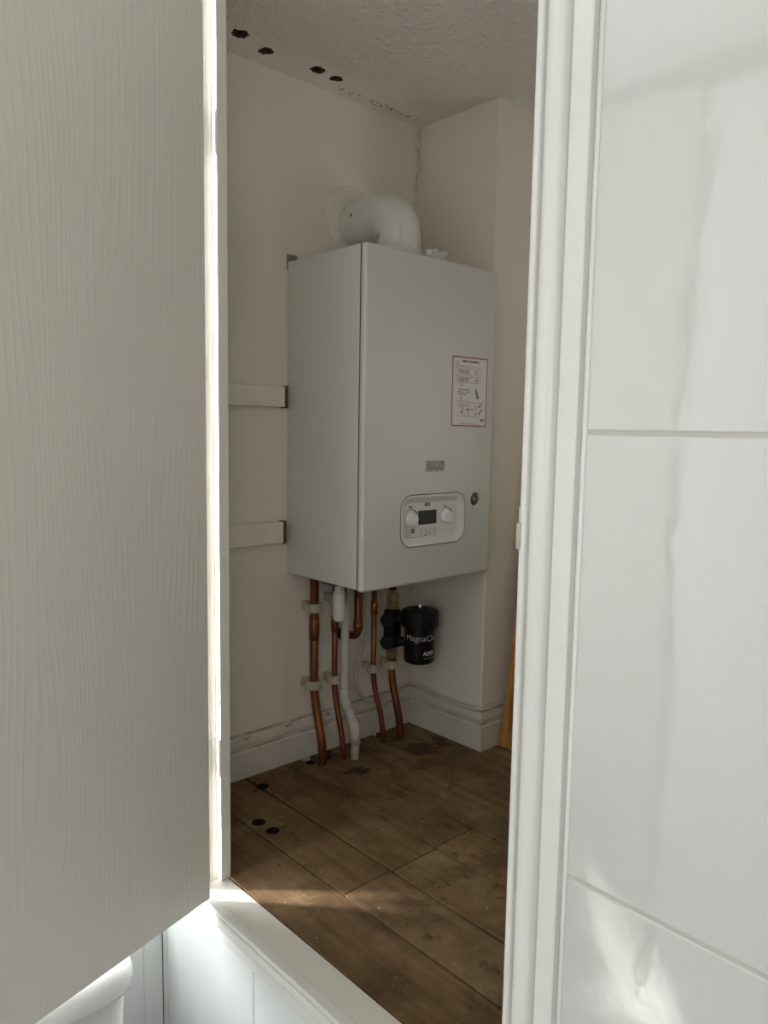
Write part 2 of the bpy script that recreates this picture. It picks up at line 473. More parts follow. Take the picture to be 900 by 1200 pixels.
# ragged holes left by old pipes in the ceiling
cs = []
for cx, cy, rx, ry in ((-.640, -.085, .021, .019), (-.558, -.062, .017, .018), (-.419, -.072, .020, .016), (-.360, -.069, .016, .016)):
    c = bm_(); n = 22; lo = []; hi = []
    for k in range(n):
        a = 2 * PI * k / n; f = 1 + random.uniform(-.24, .2)
        lo.append((cx + rx * f * math.cos(a), cy + ry * f * math.sin(a), H - .01)); hi.append((cx + rx * f * math.cos(a), cy + ry * f * math.sin(a), H + .05))
    loft(c, [lo, hi], smooth=False); cs.append(c)
cut(ceil, cs)
ceil.data.materials.append(M['void']); ceil.data.materials.append(M['lath'])
for p in ceil.data.polygons:
    c = p.center
    if H + .001 < c.z < H + .1 and c.y > -.12 and c.x > -.8 and c.x < -.2: p.material_index = 1 if c.z > H + .04 else 2

# timber-and-plaster partition with the door opening; tiled to the right of it
b = bm_(); box(b, -.89, -.845, JL + .004, 0, BF, BC); box(b, -.89, -.845, -2.6, JR - .004, BF, BC)
box(b, -.89, -.845, JR - .004, JL + .004, BF, -.03); box(b, -.89, -.845, JR - .004, JL + .004, HEAD + .01, BC)
struct('wall_partition', b, M['room'])
b = bm_()
zs = [-.60, -.088, .391, .870, 1.349, 1.828]; g = .0016
ys = [-1.1485, -2.05, -2.6]
for i in range(5):
    for j in range(2):
        box(b, XT - .0, -.8895, ys[j + 1] + g, ys[j] - (g if j else 0), zs[i] + g, zs[i + 1] - g, .0028, 3)
t = obj('wall_tiles', b, M['tile'], auto=40); t['kind'] = 'structure'
b = bm_(); box(b, -.8935, -.889, -2.6, -1.146, -.60, 1.84); struct('trim_grout', b, M['grout'])
b = bm_(); tube(b, [(XT + .0005, -1.1475, BF), (XT + .0005, -1.1475, 1.84)], .0032, 10); struct('trim_caulk', b, M['caulk'])

# rest of the bathroom
b = bm_(); box(b, -2.4, -2.3, -2.7, .12, BF, BC); struct('wall_left', b, M['room'])
b = bm_(); box(b, -2.3, -.845, -2.7, -2.6, BF, BC); struct('wall_front', b, M['room'])
b = bm_(); box(b, -2.3, -.845, -2.6, .12, BC, BC + .1); struct('ceiling_bathroom', b, M['room'])
b = bm_(); box(b, -2.3, -.845, -2.6, .0, BF - .1, BF); struct('floor_bathroom', b, M['lino'])

# boxed-in panelling: below the sill (faces the bathroom) and behind the toilet
b = bm_()
for y0, y1 in ((-.208, -.19), (-.534, -.2105), (-.858, -.5365), (-1.075, -.8605)):
    box(b, -.899, -.8895, y0, y1, BF, -.05, .0012, 1)
box(b, -.8965, -.8892, -1.074, -.19, BF, -.052); struct('trim_panelling', b, M['panel'])
b = bm_()
for x0, x1 in ((-.94, -.8995), (-1.24, -.9425), (-1.54, -1.2425), (-1.84, -1.5425), (-2.298, -1.8425)):
    box(b, x0, x1, -.19, -.178, BF, -.11, .0012, 1)
box(b, -2.298, -.8995, -.1875, -.001, BF, -.112)
struct('trim_boxing', b, M['panel'])

b = bm_(); box(b, -2.3, -2.27, -.55, -.188, BF, BC - .1, .004, 1); struct('trim_reflection_step', b, M['roomd'])  # unseen step added so part of the tile reflection is darker
b = bm_(); box(b, -2.3, -2.262, -2.6, -.002, BC - .105, BC - .045, .006, 2); struct('trim_reflection_band', b, M['reflect_band'])  # unseen dark strip added to give the tiles a dark reflected band
b = bm_(); box(b, -2.3, -2.284, -2.6, -.5505, BF, BF + .09, .004, 2); struct('baseboard_left', b, M['room'])
# window over the toilet
b = bm_()
for a in ((WX0, WX0 + .05, WZ0, WZ1), (WX1 - .05, WX1, WZ0, WZ1), (WX0 + .05, WX1 - .05, WZ0, WZ0 + .05), (WX0 + .05, WX1 - .05, WZ1 - .05, WZ1)):
    box(b, a[0], a[1], .04, .09, a[2], a[3], .004, 1)
win = struct('window_1', b, M['pvc'])
b = bm_(); box(b, WX0 + .05, WX1 - .05, .062, .068, WZ0 + .05, WZ1 - .05); obj('pane', b, M['glass'], win)

# ------------------------------------------------------------------ cupboard floor boards
edges = [XS, -.711, -.590, -.461, -.340, -.212, -.085, .04, .165, .29, .415, .54, .665, .79, .915, 1.0]
b = bm_(); lay = b.loops.layers.color.new('tone')
for i in range(len(edges) - 1):
    x0, x1 = edges[i] + .0022, edges[i + 1] - .0022
    if i == 2: x0 += .002
    segs = [(-1.6, -.003)]
    if i in (1, 2, 3): segs = [(-1.6, -.5515 - .004 * (i == 2)), (-.5495 - .003 * (i == 2), -.003)]
    elif i > 5: segs = [(-1.6, -.9), (-.897, -.003)]
    for y0, y1 in segs:
        n0 = len(b.faces); box(b, x0, x1, y0, y1, -.021, 0, .0009, 1); b.faces.ensure_lookup_table()
        k = random.uniform(.93, 1.04); tone = (k, k * random.uniform(.96, 1.0), k * random.uniform(.9, 1.0), 1)
        for f in b.faces[n0:]:
            for lp in f.loops: lp[lay] = tone
floor = struct('floor', b, M['boards'])
cs = []
for cx, cy, r in ((-.683, -.222, .0155), (-.680, -.272, .0155), (-.582, -.083, .0155)):
    c = bm_(); lathe(c, (cx, cy, -.05), [(r, 0), (r, .1)], seg=28, smooth=False); cs.append(c)
for x0, x1, y0, y1 in ((-.422, -.375, -.062, .02), (-.362, -.322, -.066, .02), (-.167, -.137, -.06, .02), (-.456, -.4468, -.215, -.17)):
    c = bm_(); box(c, x0, x1, y0, y1, -.05, .05); cs.append(c)
cut(floor, cs)
floor.data.materials.append(M['void'])
for p in floor.data.polygons:
    q = p.center
    if abs(p.normal.z) < .3 and any(abs((q.x - hx) ** 2 + (q.y - hy) ** 2) < .019 ** 2 for hx, hy in ((-.683, -.222), (-.680, -.272), (-.582, -.083))): p.material_index = 1; p.use_smooth = False
b = bm_(); box(b, XS - .03, 1.0, -1.6, .0, -.16, -.09); box(b, XS, 1.0, -.0045, -.0005, -.09, -.0215); struct('floor_void', b, M['void'])

# sill and door frame
b = bm_(); box(b, -.8935, XS, JR, JL, -.030, -.0012, .0012, 1); struct('trim_sill', b, M['sill'])
b = bm_(); box(b, -.8945, XS + .002, JL, JL + .012, -.02, HEAD); box(b, -.8945, XS + .002, JR - .012, JR, -.02, HEAD); box(b, -.8945, XS + .002, JR, JL, HEAD, HEAD + .012)
struct('trim_jamb', b, M['jamb'])
b = bm_(); box(b, -.861, -.8385, -.3625, JL, .0, HEAD, .0012, 1)
box(b, -.861, -.8385, JR + .0, JR + .0145, .0, HEAD, .0012, 1); box(b, -.861, -.8385, JR + .0145, -.3625, HEAD - .0145, HEAD, .0012, 1)
struct('trim_stop', b, M['jamb'])
# moulded architrave, a picture frame with mitred corners: u runs away from the opening, w towards the bathroom
prof = [(0, .0002), (0, .0165), (.0015, .0190), (.0045, .0200), (.0075, .0190), (.0088, .0170), (.0092, .0125), (.0125, .0120), (.0130, .0165), (.0150, .0190),
        (.020, .0205), (.0265, .0200), (.0315, .0180), (.0345, .0150), (.0365, .0110), (.0370, .0085), (.0395, .0083), (.0400, .0120), (.0600, .0120), (.062, .0105), (.062, .0002)]
b = bm_(); W = V((-1, 0, 0)); k = 1
pth = [((XT, JL, 0), (0, 1, -1), W), ((XT, JL, HEAD), (0, 1, 1), W), ((XT, JR, HEAD), (0, -1, 1), W), ((XT, JR, 0), (0, -1, -1), W)]
extrude_profile(b, prof, pth, closed=True)
arch = obj('trim_architrave', b, M['gloss'], auto=50); arch['kind'] = 'structure'
b = bm_(); box(b, -.9135, -.880, JR - .0006, JR + .0014, .742, .790, .0008, 1)
box(b, -.9168, -.9132, JR - .004, JR + .0014, .744, .772, .0008, 1)
o = obj('strike_plate', b, M['clip'], arch); o['label'] = 'small cream metal strike plate let into the frame edge'

# ------------------------------------------------------------------ door leaf, standing open into the bathroom
HP = V((-.9135, -.4145)); DD = V((-.961, -.277)).normalized(); DN = V((-DD.y, DD.x))   # hinge corner of the visible face, direction along the leaf, face normal
if DN.y < 0: DN = -DN                # points behind the leaf
ang = math.atan2(DD.y, DD.x)
b = bm_(); box(b, 0, .728, -.038, 0, .012, 1.675, .0022, 2)    # local: x along the leaf, y<=0 behind or in front
me = bpy.data.meshes.new('door_1'); bmesh.ops.recalc_face_normals(b, faces=b.faces); b.to_mesh(me); b.free(); me.materials.append(M['door'])
door = bpy.data.objects.new('door_1', me); C.objects.link(door); door.location = (HP.x, HP.y, 0); door.rotation_euler = (0, 0, ang); door['kind'] = 'structure'
for hz in (.245, 1.38):
    b = bm_(); c0 = V((HP.x, HP.y, 0)) + V((DN.x, DN.y, 0)) * .050 + V((.004, .0065, 0))
    tube(b, [(c0.x, c0.y, hz - .038), (c0.x, c0.y, hz + .038)], .0055, 12)
    box(b, -.912, -.868, JL - .0012, JL + .0004, hz - .036, hz + .036)
    bmesh.ops.transform(b, matrix=door.matrix_basis.inverted(), verts=b.verts)
    bmesh.ops.recalc_face_normals(b, faces=b.faces)
    m2 = bpy.data.meshes.new('hinge'); b.to_mesh(m2); b.free(); m2.materials.append(M['jamb'])
    h = bpy.data.objects.new('hinge', m2); C.objects.link(h); h.parent = door

# ------------------------------------------------------------------ skirting boards
sp = [(0, 0), (.019, 0), (.019, .066), (.0165, .069), (.0135, .0705), (.0135, .078), (.0165, .083), (.0165, .088), (.014, .098), (.0095, .104), (.0085, .108), (.0, .109)]
b = bm_(); Z = V((0, 0, 1))
extrude_profile(b, sp, [((-.845, 0, 0), (0, -1, 0), Z), ((0, 0, 0), (-1, -1, 0), Z)], caps=True)
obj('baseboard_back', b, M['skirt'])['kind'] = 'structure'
b = bm_(); extrude_profile(b, sp, [((0, 0, 0), (-1, -1, 0), Z), ((0, PY, 0), (-1, -1, 0), Z), ((1.0, PY, 0), (0, -1, 0), Z)])
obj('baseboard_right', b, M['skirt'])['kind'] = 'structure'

# ------------------------------------------------------------------ battens on the wall
for i, (x1, z0, z1, tilt) in enumerate(((-.4735, .9225, .973, .0), (-.477, .5835, .637, .0))):
    b = bm_(); box(b, -.84, x1, -.021, -.0005, z0, z1, .0015, 1)
    o = obj('wall_batten', b, M['batten'], loc=(-.66, -.01, z0))
    tag(o, ('white painted wooden batten on the wall, the upper of two beside the boiler', 'white painted wooden batten on the wall, the lower of two beside the boiler')[i], 'batten', 'battens beside the boiler')
    b = bm_(); box(b, x1, x1 + .011, -.018, -.0005, z0 - .002, z1 + .002); e = obj('raw_end', b, M['rawend'], o); e['label'] = 'dark unpainted end'

# ------------------------------------------------------------------ boiler
boil = thing('boiler', 'white wall hung combi boiler with control panel, warning sticker and badge', 'boiler', ((XL + XR) / 2, -.15, ZB))
b = bm_(); box(b, XL + .0012, XR - .0012, YF + .022, -.002, ZB + .004, ZT - .001, .003, 2)
casing = obj('casing', b, M['enamel_side'], boil, auto=40)
b = bm_(); box(b, XL + .004, XR - .004, YF + .018, YF + .024, ZB + .006, ZT - .004); obj('cover_seam', b, M['seam'], casing)
b = bm_(); box(b, XL, XR, YF, YF + .019, ZB, ZT, .0075, 4)
cover = obj('front_cover', b, M['enamel'], boil, auto=50)
FX0, FX1, FZ0, FZ1 = -.336, -.108, .590, .717
def fl(ins, y, r): return [(x, y, z) for x, z in rrect(FX0 + ins, FX1 - ins, FZ0 + ins, FZ1 - ins, r - ins)]
R0 = .036
c = bm_(); loft(c, [fl(0, YF - .02, R0), fl(0, YF + .0125, R0)], smooth=False)
GX, GZ = -.073, .696
c2 = bm_(); lathe(c2, (GX, YF - .02, GZ), [(.0165, 0), (.0165, .030)], (0, 1, 0), 32)
cut(cover, [c, c2])
for p in cover.data.polygons: p.use_smooth = True
cover.data.set_sharp_from_angle(angle=math.radians(35)); wn = cover.modifiers.new('weighted', 'WEIGHTED_NORMAL'); wn.keep_sharp = True; wn.weight = 100
b = bm_(); loft(b, [fl(.0, YF + .0122, R0), fl(.0, YF + .004, R0), fl(.0012, YF + .004, R0), fl(.0016, YF - .0010, R0), fl(.0055, YF - .0016, R0), fl(.010, YF + .0005, R0), fl(.020, YF + .0095, R0), fl(.0215, YF + .0105, R0)], cap0=False)
fas = obj('control_fascia', b, M['fascia'], boil, auto=60)
b = bm_(); loft(b, [fl(-.0006, YF - .0003, R0), fl(.0016, YF - .0003, R0), fl(.0016, YF + .003, R0)], cap0=False, cap1=False, smooth=False); obj('panel_gap', b, M['seam'], fas)
PF = YF + .0105
def fx(u, v, d=.0006): return V((u, PF - d, v))
b = bm_(); box(b, -.2655, -.204, PF - .003, PF + .001, .642, .676, .001, 1); o = obj('display_screen', b, M['lcd'], fas); o['label'] = 'dark grey rectangular display'
for kx, kz in ((-.291, .658), (-.168, .6575)):
    b = bm_(); lathe(b, (kx, PF + .001, kz), [(.0185, 0), (.0185, .002), (.0178, .003), (.0160, .0034), (.0148, .0125), (.0138, .0138), (0, .0141)], (0, -1, 0), 36)
    obj('control_knob', b, M['knob'], fas, auto=30)
for bx, bz in ((-.256, .6275), (-.2405, .627), (-.224, .6265), (-.208, .6262)):
    b = bm_(); loft(b, [[(x, PF - y, z) for x, z in rrect(bx - .0045, bx + .0045, bz - .0065, bz + .0065, .004, 4)] for y in (-.001, .0022)], smooth=False)
    obj('push_button', b, M['button'], fas)
b = bm_()
put2d(b, text2d('800', .0135, 'CENTER', .0002), lambda u, v: fx(-.235 + u, .690 + v)); obj('model_lettering', b, M['ink'], fas)
b = bm_()
put2d(b, text2d('RESET', .0042, 'CENTER', .0001), lambda u, v: fx(-.2405 + u, .6147 + v))
# pictograms under the buttons: a return arrow, a flame dot ring, a spanner stroke
for k in range(8):
    a0 = -PI / 2 + PI * k / 8; a1 = -PI / 2 + PI * (k + 1) / 8
    line2d(b, fx, (-.257 + .003 * math.cos(a0), .6147 + .003 * math.sin(a0)), (-.257 + .003 * math.cos(a1), .6147 + .003 * math.sin(a1)), .001)
line2d(b, fx, (-.260, .6117), (-.257, .6117), .001); line2d(b, fx, (-.260, .6177), (-.257, .6177), .001)
for k in range(10):
    a0 = 2 * PI * k / 10; a1 = 2 * PI * (k + 1) / 10
    line2d(b, fx, (-.224 + .0028 * math.cos(a0), .6147 + .0028 * math.sin(a0)), (-.224 + .0028 * math.cos(a1), .6147 + .0028 * math.sin(a1)), .0009)
line2d(b, fx, (-.212, .6118), (-.205, .6175), .0014)
obj('button_symbols', b, M['ink'], fas)
# scale arcs around the knobs, growing thicker clockwise, and the small symbols above them
for kx, kz in ((-.291, .658), (-.168, .6575)):
    b = bm_()
    for k in range(30):
        a0 = math.radians(225 - 210 * k / 30); a1 = math.radians(225 - 210 * (k + 1) / 30); w = .0006 if k < 17 else .0006 + .0034 * (k - 17) / 13
        rr = .0215 + w / 2
        line2d(b, fx, (kx + rr * math.cos(a0), kz + rr * math.sin(a0)), (kx + rr * math.cos(a1), kz + rr * math.sin(a1)), w)
    if kx < -.2:
        for k in range(4): line2d(b, fx, (-.2985 + .0033 * k, .6825), (-.2985 + .0033 * k, .6895), .0016)
    else: line2d(b, fx, (-.178, .683), (-.169, .683), .0018); line2d(b, fx, (-.175, .683), (-.175, .687), .0018); line2d(b, fx, (-.169, .683), (-.169, .679), .0018)
    obj('knob_scale', b, M['ink'], fas)
b = bm_(); box2d(b, fx, -.3085, -.277, .608, .637, .0008)
for k in range(5): line2d(b, fx, (-.306, .633 - k * .0052), (-.292, .633 - k * .0052), .0011)
rect2d(b, fx, -.290, -.279, .622, .634); line2d(b, fx, (-.290, .612), (-.279, .612), .002)
o = obj('energy_label', b, M['grey_ink'], fas); o['label'] = 'small grey printed rating label under the left knob'
# raised maker's badge
b = bm_(); loft(b, [[(x, y, z) for x, z in rrect(-.2555 + i, -.1915 - i, .7715 + i, .7985 - i, .002, 3)] for y, i in ((YF + .001, 0), (YF - .0022, 0), (YF - .0028, .0008))], smooth=False)
bad = obj('badge', b, M['badge'], boil); bad['label'] = 'small silver maker badge'
b = bm_(); put2d(b, text2d('BAXI', .0275, 'CENTER', .0009), lambda u, v: V((-.2235 + u * .93, YF - .0032, .785 + v)))
obj('badge_lettering', b, M['grey_ink'], bad)
b = bm_(); put2d(b, text2d('BAXI', .0262, 'CENTER', -.0002), lambda u, v: V((-.2230 + u * .93, YF - .0035, .7854 + v)))
obj('badge_lettering', b, M['badge'], bad)
# pressure gauge
b = bm_(); lathe(b, (GX, YF + .004, GZ), [(.0164, 0), (.0222, .0038), (.0222, .0062), (.0208, .0078), (.0178, .0068), (.0172, .0052), (.0164, .003)], (0, -1, 0), 36)
ga = obj('pressure_gauge', b, M['enamel'], boil, auto=50); ga['label'] = 'round pressure gauge with white rim and dark dial'
b = bm_(); lathe(b, (GX, YF + .004, GZ), [(.0168, 0), (.0168, .0038), (0, .0039)], (0, -1, 0), 32); obj('gauge_dial', b, M['gauge'], ga)
b = bm_(); gx = lambda u, v: V((GX + u, YF - .0003, GZ + v))
for k in range(9):
    a = math.radians(225 - 33.75 * k); line2d(b, gx, (.0105 * math.cos(a), .0105 * math.sin(a)), (.0145 * math.cos(a), .0145 * math.sin(a)), .0012)
line2d(b, gx, (.004, -.004), (-.009, .008), .0022)
for k in range(14):
    a = 2 * PI * k / 14; a2 = 2 * PI * (k + 1) / 14; line2d(b, gx, (.0038 * math.cos(a), .0038 * math.sin(a)), (.0038 * math.cos(a2), .0038 * math.sin(a2)), .0022)
obj('gauge_needle', b, M['badge'], ga)
# instruction sticker
SX0, SX1, SZ0, SZ1 = -.1690, -.0365, .883, 1.055
def sx(d): return lambda u, v: V((SX0 + u, YF - d, SZ0 + v))
SW, SH = SX1 - SX0, SZ1 - SZ0
b = bm_(); box(b, SX0, SX1, YF - .0006, YF + .0005, SZ0, SZ1)
stk = obj('sticker', b, M['paper'], boil); stk['label'] = 'white paper instruction sticker with red border'
b = bm_(); f = sx(.0009); box2d(b, f, .0012, SW - .0012, .0012, SH - .0012, .0026); obj('sticker_border', b, M['red'], stk)
b = bm_(); f = sx(.0009)
def wr(s, u, v, size, al='LEFT', bold=.0): put2d(b, text2d(s, size, al, bold), lambda a, c: f(u + a, v + c))
wr('DISPLAY FLASHING?', .068, .1610, .0074, 'CENTER', .00022)
# small pointing hand sketch
for a, c in (((.013, .150), (.018, .158)), ((.018, .158), (.022, .152)), ((.022, .152), (.017, .145)), ((.010, .141), (.017, .147)), ((.017, .158), (.020, .163))): line2d(b, f, a, c, .0009)
box2d(b, f, .019, .106, .1275, .1425, .0006); box2d(b, f, .019, .106, .1085, .1225, .0006)
wr('H02:06', .042, .1350, .0125, 'CENTER'); wr('01', .0905, .1350, .0125, 'CENTER')
wr('H02:07', .042, .1155, .0125, 'CENTER'); wr('04', .0905, .1155, .0125, 'CENTER')
wr('or', .0105, .1265, .005, 'LEFT', .0001)
wr('Your boiler needs', .021, .0915, .0058); wr('topping up to above', .021, .0855, .0058); wr('0.5 to 1.5 bar', .021, .0795, .0058)
for zz in (.1025, .072): line2d(b, f, (.035, zz + .003), (.035, zz - .003), .0016); line2d(b, f, (.035, zz - .004), (.035, zz - .002), .003)
box2d(b, f, .019, .0625, .0255, .062, .0006); box2d(b, f, .064, .108, .0235, .060, .0006); line2d(b, f, (.064, .0415), (.098, .0415), .0006)
for k, s in enumerate(('Press and hold', 'the button until', 'display', 'resets')): wr(s, .041, .0555 - k * .0048, .0046, 'CENTER')
wr('R.', .0385, .0345, .0105, 'CENTER', .0003)
line2d(b, f, (.056, .0425), (.061, .0425), .0045); line2d(b, f, (.068, .0425), (.074, .0425), .001); wr('P', .078, .041, .009, 'CENTER'); wr('1.5', .0895, .049, .010, 'CENTER'); wr('0.5', .0895, .0315, .010, 'CENTER')
wr('For further help refer to the user guide', SW / 2, .0062, .0044, 'CENTER'); wr('BAXI', .1165, .0162, .0072, 'CENTER', .0004)
for u, v in ((.104, .0515), (.104, .0345)): line2d(b, f, (u - .003, v + .001), (u, v - .004), .0024); line2d(b, f, (u - .0003, v - .004), (u + .0115, v + .010), .0022)
obj('sticker_lettering', b, M['ink'], stk)
b = bm_(); put2d(b, text2d('Display reads', .0058, 'LEFT', .0001), lambda u, v: sx(.0009)(.029 + u, .1482 + v)); put2d(b, text2d('and flashes code', .0052, 'LEFT'), lambda u, v: sx(.0009)(.068 + u, .1482 + v))
line2d(b, sx(.0009), (.022, .152), (.029, .1455), .0009); obj('sticker_heading', b, M['orange'], stk)
b = bm_(); f = sx(.0009); line2d(b, f, (.0895, .092), (.099, .070), .0058); line2d(b, f, (.0895, .096), (.0895, .088), .0015); line2d(b, f, (.086, .083), (.092, .070), .0015); obj('sticker_diagram', b, M['green'], stk)
# top and bottom fittings of the boiler
b = bm_()
for cx, cy, hh in ((-.185, -.222, .036), (-.166, -.222, .040), (-.146, -.222, .034), (-.130, -.220, .040)):
    lathe(b, (cx, cy, ZT - .001), [(.008, 0), (.008, hh - .012), (.0105, hh - .010), (.0105, hh), (.007, hh + .003), (0, hh + .004)], seg=16)
tube(b, [(-.188, -.222, ZT + .020), (-.128, -.22, ZT + .020)], .0075, 10)
o = obj('flue_test_caps', b, M['pvc'], boil, auto=40); o['label'] = 'white plastic test caps on the boiler top'
b = bm_(); box(b, XL - .0, XL + .03, -.004, .0, ZT - .02, ZT + .0165); box(b, XL + .006, XL + .02, -.012, -.001, ZT - .02, ZT + .012); obj('hanging_bracket', b, M['steel'], boil)
b = bm_(); box(b, -.03, -.012, -.245, -.225, ZB - .006, ZB + .006, .002, 1); o = obj('casing_screw', b, M['blackm'], boil)
b = bm_(); box(b, -.415, -.36, -.155, -.10, ZB - .012, ZB + .006, .003, 1); o = obj('outlet_gasket', b, M['blackm'], boil)

# ------------------------------------------------------------------ flue elbow
FX_, FY_, FZ_ = -.247, -.176, 1.398; R = .0565
fl_ = thing('flue_elbow', 'white round flue elbow turning from the boiler top into the wall', 'flue', (FX_, FY_, ZT))
b = bm_(); pts = [(FX_, FY_, ZT + .012), (FX_, FY_, FZ_ - .058)]
for k in range(15):
    a = PI / 2 * k / 14; pts.append((FX_, FY_ + .058 - .058 * math.cos(a), FZ_ - .058 + .058 * math.sin(a)))
pts.append((FX_, -.095, FZ_)); tube(b, pts, R, 44); obj('elbow', b, M['pvc'], fl_)
b = bm_(); lathe(b, (FX_, FY_, ZT - .0005), [(.066, 0), (.066, .012), (.063, .018), (.059, .020), (.059, .030), (.0555, .032)], seg=40); obj('turret_ring', b, M['pvc'], fl_)
b = bm_(); q0 = V((FX_ - R * .60, FY_ - R * .80, 0)); tube(b, [(q0.x, q0.y, ZT + .02), (q0.x, q0.y, ZT + .078)], .0022, 8); obj('mould_line', b, M['pvc'], fl_)
b = bm_(); lathe(b, (FX_, -.104, FZ_), [(.0555, 0), (.0580, .0015), (.0585, .004), (.0585, .030), (.0600, .032), (.0600, .036), (.0580, .038), (.0570, .1025)], (0, 1, 0), 44); obj('collar', b, M['pvc'], fl_, auto=30)
b = bm_(); lathe(b, (FX_, -.112, FZ_), [(.0555, -.002), (.0592, .0), (.0592, .006), (.0555, .008)], (0, 1, 0), 44); obj('seal_ring', b, M['pvc'], fl_, auto=30)
b = bm_(); lathe(b, (FX_ - .0565, -.066, FZ_ + .006), [(.0035, 0), (.0035, .003), (.002, .0038)], (-1, 0, .1), 12); obj('screw', b, M['seam'], fl_)
b = bm_(); lathe(b, (FX_ - .006, -.0005, FZ_ + .020), [(.0815, 0), (.0795, .005), (.074, .0085), (.058, .014), (0, .0145)], (0, -1, 0), 48)
for v in b.verts: v.co.x += .002 * noise.noise(v.co * 40); v.co.z += .002 * noise.noise(v.co * 37 + V((3, 1, 2)))
obj('wall_plate', b, M['plate'], fl_, auto=60)

# ------------------------------------------------------------------ pipes
def clip_mesh(x, y, z, r):
    """saddle clip: a base block on the wall and a ring round the pipe"""
    b = bm_(); lathe(b, (x, y, z - .011), [(r + .0008, 0), (r + .0065, 0), (r + .0075, .003), (r + .0075, .019), (r + .0065, .022), (r + .0008, .022)], seg=24)
    box(b, x - r * .95, x + r * .95, y + r * .6, -.0006, z - .011, z + .011, .002, 1)
    box(b, x - r - .013, x - r - .002, y - .006, y + .007, z - .010, z + .010, .002, 1)
    return b
def pipe(name, label, cat, pts, r, clips, group, couplings=(), extra=None, m='copper'):
    t = thing(name, label, cat, pts[-1], group)
    b = bm_(); tube(b, bend(pts, .045, 8), r, 20); obj('tube', b, M[m], t)
    for x, y, z in clips: obj('wall_clip', clip_mesh(x, y, z, r), M['clip'], t, auto=40)
    for (x, y, z, h) in couplings:
        b = bm_(); lathe(b, (x, y, z), [(r + .0003, 0), (r + .0018, .001), (r + .0018, h * .30), (r + .0026, h * .36), (r + .0026, h * .64), (r + .0018, h * .70), (r + .0018, h - .001), (r + .0003, h)], seg=24)
        obj('coupling', b, M['copper'], t)
    return t
PG = 'copper pipes under the boiler'
Y0 = -.045
pipe('copper_pipe', 'thick copper pipe, first from the left under the boiler', 'pipe', [(-.397, Y0, ZB + .004), (-.397, Y0, .185), (-.394, -.080, .05), (-.394, -.080, -.02)], .0112,
     [(-.397, Y0, .206), (-.397, Y0, .411)], PG, [(-.397, Y0, .325, .06)])
pipe('copper_pipe', 'thin copper pipe behind the white condensate trap, second from the left', 'pipe', [(-.328, Y0, ZB + .004), (-.328, Y0, .170), (-.328, -.084, .045), (-.328, -.084, -.02)], .0076,
     [(-.328, Y0, .206), (-.328, Y0, .425)], PG, [(-.328, Y0, .335, .045)])
pipe('copper_pipe', 'short copper pipe with an elbow turning into the wall above the floor', 'pipe', [(-.262, -.062, ZB + .004), (-.262, -.062, .312), (-.262, -.0, .312)], .0108, [], PG,
     [(-.262, -.062, .333, .024)])
b = bm_(); lathe(b, (-.262, -.0005, .312), [(.021, 0), (.019, .004), (.012, .005)], (0, -1, 0), 24); o = obj('dark_wall_hole', b, M['void'], bpy.data.objects['copper_pipe.002'])
o['label'] = 'dark rough hole where the pipe enters the wall'
p4 = pipe('copper_pipe', 'thin copper pipe with a nut at the top, left of the black filter', 'pipe', [(-.189, Y0, ZB - .02), (-.189, Y0, .170), (-.179, -.077, .055), (-.178, -.077, -.02)], .0074,
     [(-.189, Y0, .208)], PG, [(-.189, Y0, .36, .04)])
b = bm_(); lathe(b, (-.189, Y0, .452), [(.0075, 0), (.0135, .001), (.0135, .022), (.011, .024), (.011, .047)], seg=6, smooth=False); o = obj('compression_nut', b, M['clip'], p4)
p5 = pipe('copper_pipe', 'thick copper pipe running down through the black filter valves', 'pipe', [(-.119, Y0, ZB - .005), (-.119, Y0, .168), (-.121, -.086, .05), (-.121, -.086, -.02)], .0106,
     [(-.119, Y0, .206)], PG)
for z0, m in ((.456, 'clip'), (.392, 'brass'), (.366, 'brass'), (.226, 'brass')):
    b = bm_(); lathe(b, (-.119, Y0, z0), [(.0108, 0), (.0165, .0015), (.0168, .012), (.0165, .0205), (.0125, .022), (.0125, .030)], seg=8 if m == 'brass' else 16, smooth=False)
    obj('compression_nut', b, M[m], p5)

# white condensate pipe and trap
w = thing('waste_pipe', 'white plastic condensate pipe with an angled joint running down to the floor', 'pipe', (-.306, -.108, 0))
b = bm_(); wp = [(-.306, -.060, ZB + .004), (-.306, -.060, .150), (-.306, -.108, .083), (-.306, -.108, -.02)]
tube(b, bend(wp, .012, 5), .0112, 20); obj('tube', b, M['oldpvc'], w)
b = bm_(); tube(b, bend([(-.306, -.060, .178), (-.306, -.060, .150), (-.306, -.077, .126)], .010, 5), .0134, 20); obj('elbow_joint', b, M['oldpvc'], w)
b = bm_(); tube(b, bend([(-.306, -.0915, .106), (-.306, -.108, .083), (-.306, -.108, .040)], .012, 5), .0136, 20); obj('elbow_joint', b, M['oldpvc'], w)
b = bm_(); lathe(b, (-.378, -.122, .386), [(0, 0), (.008, .001), (.0130, .004), (.0155, .010), (.0160, .016), (.0160, .074), (.0150, .076)], seg=28)
tr = thing('condensate_trap', 'short white rounded condensate trap hanging under the boiler front', 'trap', (-.378, -.122, .385)); obj('trap_body', b, M['pvc'], tr)
b = bm_(); lathe(b, (-.378, -.122, .461), [(.0130, 0), (.0130, .002), (.0125, .004), (.0125, .0385)], seg=28); obj('trap_neck', b, M['pvc'], tr)
b = bm_(); tube(b, bend([(-.366, -.118, .492), (-.350, -.112, .488), (-.345, -.110, .43), (-.362, -.116, .40)], .02, 6), .0022, 8); obj('retaining_strap', b, M['seam'], tr)

